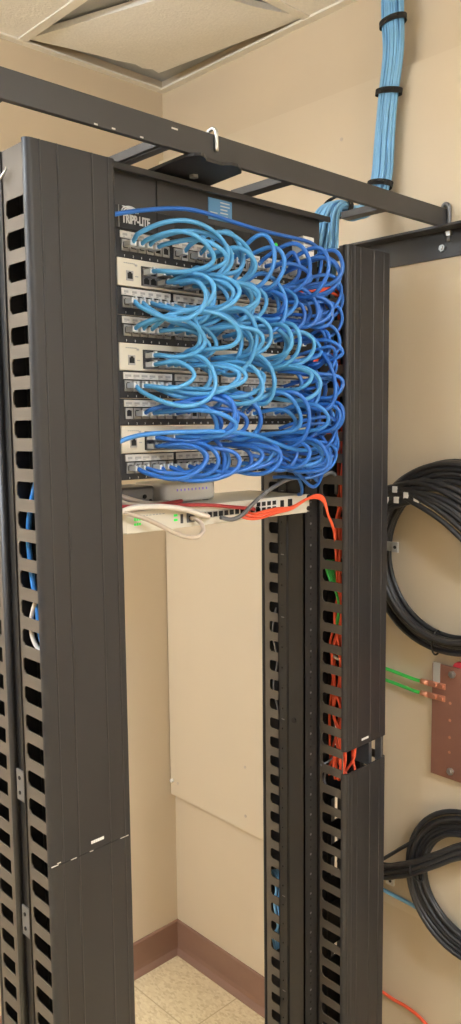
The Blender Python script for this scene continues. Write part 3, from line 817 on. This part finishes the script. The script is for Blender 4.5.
# strands fanning across the top of the coil
fan = []
for q in range(13):
    h = rc.uniform(0, 1); k2 = rc.uniform(0, 1)
    za = 1.602-.055*h; zb = 1.628-.10*k2
    P = [(.776-.01*h, .13, 1.49-.02*h), (.768-.008*k2, .06, za-.035+.01*k2), (.764-.010*h, .005, za+rc.uniform(-.003, .003)), (.760-.012*k2, -.065, (za+zb)/2+.010+rc.uniform(-.006, .006)), (.762-.010*k2, -.14, zb-.004), (.766, -.22, zb-.045-.03*k2), (.776, -.31, zb-.14)]
    fan.append(cable('coiled_cable', P, .0062, M['bcable'], 'black cable fanning across the top of the large wall coil', 'cable', 'fanned strands over the large coil'))
P = [(.79, .10, 1.52), (.785, .04, 1.575), (.78, -.02, 1.622), (.778, -.09, 1.648), (.778, -.16, 1.652), (.78, -.24, 1.63), (.79, -.32, 1.56)]
cable('coiled_cable', P, .0105, M['bcable'], 'thick black cable arching highest over the large wall coil')
for w, t_ in ((0, .30), (2, .36), (3, .44), (5, .38), (7, .50), (9, .27)):
    vv = fan[w].data.vertices; n_ = len(vv)//7; k_ = int(n_*t_)*7
    p_ = sum((vv[k_+e].co for e in range(7)), Vector())/7
    part('label_tag', MB().box(p_.x-.0085, p_.x+.004, p_.y-.007, p_.y+.006, p_.z-.0072, p_.z+.0072, .001), M['white'], fan[w])
part('cable_tie', MB().tube([(.784+.02*math.cos(a), UC[0]+.035, 1.252+.028*math.sin(a)) for a in [2*PI*k/16 for k in range(16)]], .0022, 6, closed=True), M['velcro'], upper[0])
jh = thing('wall_hook', 'small grey steel bracket with a dark screw inside the large coil', 'bracket', (.81, .03, 1.455))
part('arm', MB().box(.779, .783, .012, .075, 1.448, 1.470, .001).box(.783, XB, .060, .063, 1.448, 1.470), M['bracket'], jh)
part('end_tab', MB().box(.774, .779, .000, .018, 1.447, 1.471, .001), M['bracket'], jh)
part('screw', MB().cyl((.7725, .008, 1.459), (.775, .008, 1.459), .004, 8), M['hole'], jh)
# copper ground bar
gbar = thing('ground_bar', 'copper grounding bar on red standoffs on the right wall below the coil', 'ground bar', (XB, -.2, 1.07))
part('plate', MB().box(.797, .803, -.33, -.082, .937, 1.199, .0008), M['copper'], gbar)
hs = MB()
for y in (-.130, -.19):
    for z in (1.115, 1.075, 1.035, 1.00): hs.cyl((.7965, y, z), (.7972, y, z), .0035, 10)
part('stud_pattern', hs, M['lug'], gbar)
for y in (-.135, -.29):
    for z in (1.183, .957):
        part('bolt', MB().cyl((.7905, y, z), (.797, y, z), .0085, 6, smooth=False).cyl((.788, y, z), (.791, y, z), .005, 10), M['steel'], gbar)
        part('standoff', MB().cyl((.803, y-.012, z+.012), (XB, y-.012, z+.012), .017, 14), M['redins'], gbar)
part('steel_strip', MB().box(.7945, .7968, -.103, -.086, 1.155, 1.203), M['bracket'], gbar)
for k, z in enumerate((1.150, 1.122)):
    l = part('lug', MB().box(.793, .7965, -.118, -.072, z-.007, z+.007, .001).cyl((.795, -.072, z), (.795, -.054, z), .0065, 10), M['lug'], gbar)
    part('lug_bolt', MB().cyl((.788, -.092, z+.001), (.793, -.092, z+.001), .0055, 6, smooth=False).cyl((.788, -.110, z+.001), (.793, -.110, z+.001), .0055, 6, smooth=False), M['lug'], l)
    cable('ground_wire', [(.80, .16, z+.012), (.80, .05, z+.006), (.799, -.006, z+.001), (.796, -.04, z-.001), (.795, -.058, z)], .0042, M['green'], ['upper green ground wire running to the copper bar', 'lower green ground wire running to the copper bar'][k], 'wire', 'green ground wires')
# lower coil
LC = (-.198, .703)
for q in range(12):
    R = .125+(q % 6)*.0088+rc.uniform(-.003, .003); x = .796-(q//6)*.012
    ring(LC[0]+rc.uniform(-.003, .003), LC[1]+rc.uniform(-.004, .004), R, x, rc.uniform(0, 6), .003, .0058, M['bcable'], 'black cable in the lower coil near the bottom of the right wall', 'lower coil of black cable')
for q in range(6):
    dz = (q % 3-1)*.013; dx = (q//3)*.012
    cable('coiled_cable', [(.772-dx, .16, .652+dz), (.772-dx, .035, .662+dz), (.768-dx, -.02, .686+dz), (.764-dx, -.062, .711+dz), (.766-dx, -.12, .752+dz), (.772-dx, -.19, .800+dz), (.78, -.30, .84+dz)], .0062, M['bcable'], 'black cable in the strand bundle crossing in front of the lower coil', 'cable', 'strands crossing the lower coil')
cable('coiled_cable', [(.77, .06, .664), (.772, .02, .700), (.775, -.01, .728), (.778, -.05, .765), (.782, -.10, .82), (.79, -.18, .865)], .0045, M['bcable'], 'single thin black cable curving up left of the lower coil')
tag(MB().tube([(.768+.022*math.cos(a), -.072+.010*math.cos(a*2), .712+.03*math.sin(a)) for a in [2*PI*k/18 for k in range(18)]], .0022, 6, closed=True).build('cable_tie', M['velcro']), 'black cable tie where the strands cross the lower coil', 'cable tie')
cable('cable', [(.8065, .12, .592), (.8065, .041, .586), (.8065, -.03, .584), (.8055, -.09, .578), (.8055, -.17, .574), (.8055, -.30, .565)], .0048, M['bundle'], 'pale blue cable running behind the lower black coil')
cl = thing('cable_clip', 'small white cable clip on the wall beside the right manager low down', 'clip', (.81, .035, .618))
part('body', MB().box(.804, XB, .022, .046, .608, .630, .002), M['white'], cl)
part('screw', MB().cyl((.8025, .032, .620), (.8042, .032, .620), .004, 8), M['hole'], cl)
cable('cable', [(.826, .12, .300), (.826, .038, .293), (.826, -.004, .294), (.826, -.048, .286), (.826, -.12, .25), (.826, -.2, .2)], .0042, M['orange'], 'orange cable low on the right wall near the floor')

# ------------------------------------------------------------------ camera, world, view
cam = bpy.data.cameras.new('camera'); co = bpy.data.objects.new('camera', cam); C.objects.link(co)
f = 812.25; yaw, pitch, roll = math.radians(43.4252), math.radians(6.1365), math.radians(.6084)
F = Vector((math.sin(yaw)*math.cos(pitch), math.cos(yaw)*math.cos(pitch), -math.sin(pitch)))
R = Vector((math.cos(yaw), -math.sin(yaw), 0)); D = F.cross(R)
R2 = R*math.cos(roll)+D*math.sin(roll); D2 = -R*math.sin(roll)+D*math.cos(roll)
mw = Matrix((R2, -D2, -F)).transposed().to_4x4(); mw.translation = Vector((-.7798, -1.0816, 1.745))
co.matrix_world = mw
cam.sensor_fit = 'VERTICAL'; cam.sensor_height = 24; cam.sensor_width = 24*461/1024; cam.lens = f/1024*24
cam.clip_start = .02
sc = bpy.context.scene; sc.camera = co
w = bpy.data.worlds.new('world'); sc.world = w; w.use_nodes = True
w.node_tree.nodes['Background'].inputs['Color'].default_value = (1, .95, .88, 1)
w.node_tree.nodes['Background'].inputs['Strength'].default_value = .2
vs = sc.view_settings; vs.view_transform = 'Standard'; vs.look = 'None'; vs.gamma = 1; vs.use_curve_mapping = False; vs.exposure = 0.12
sc.cycles.use_denoising = True
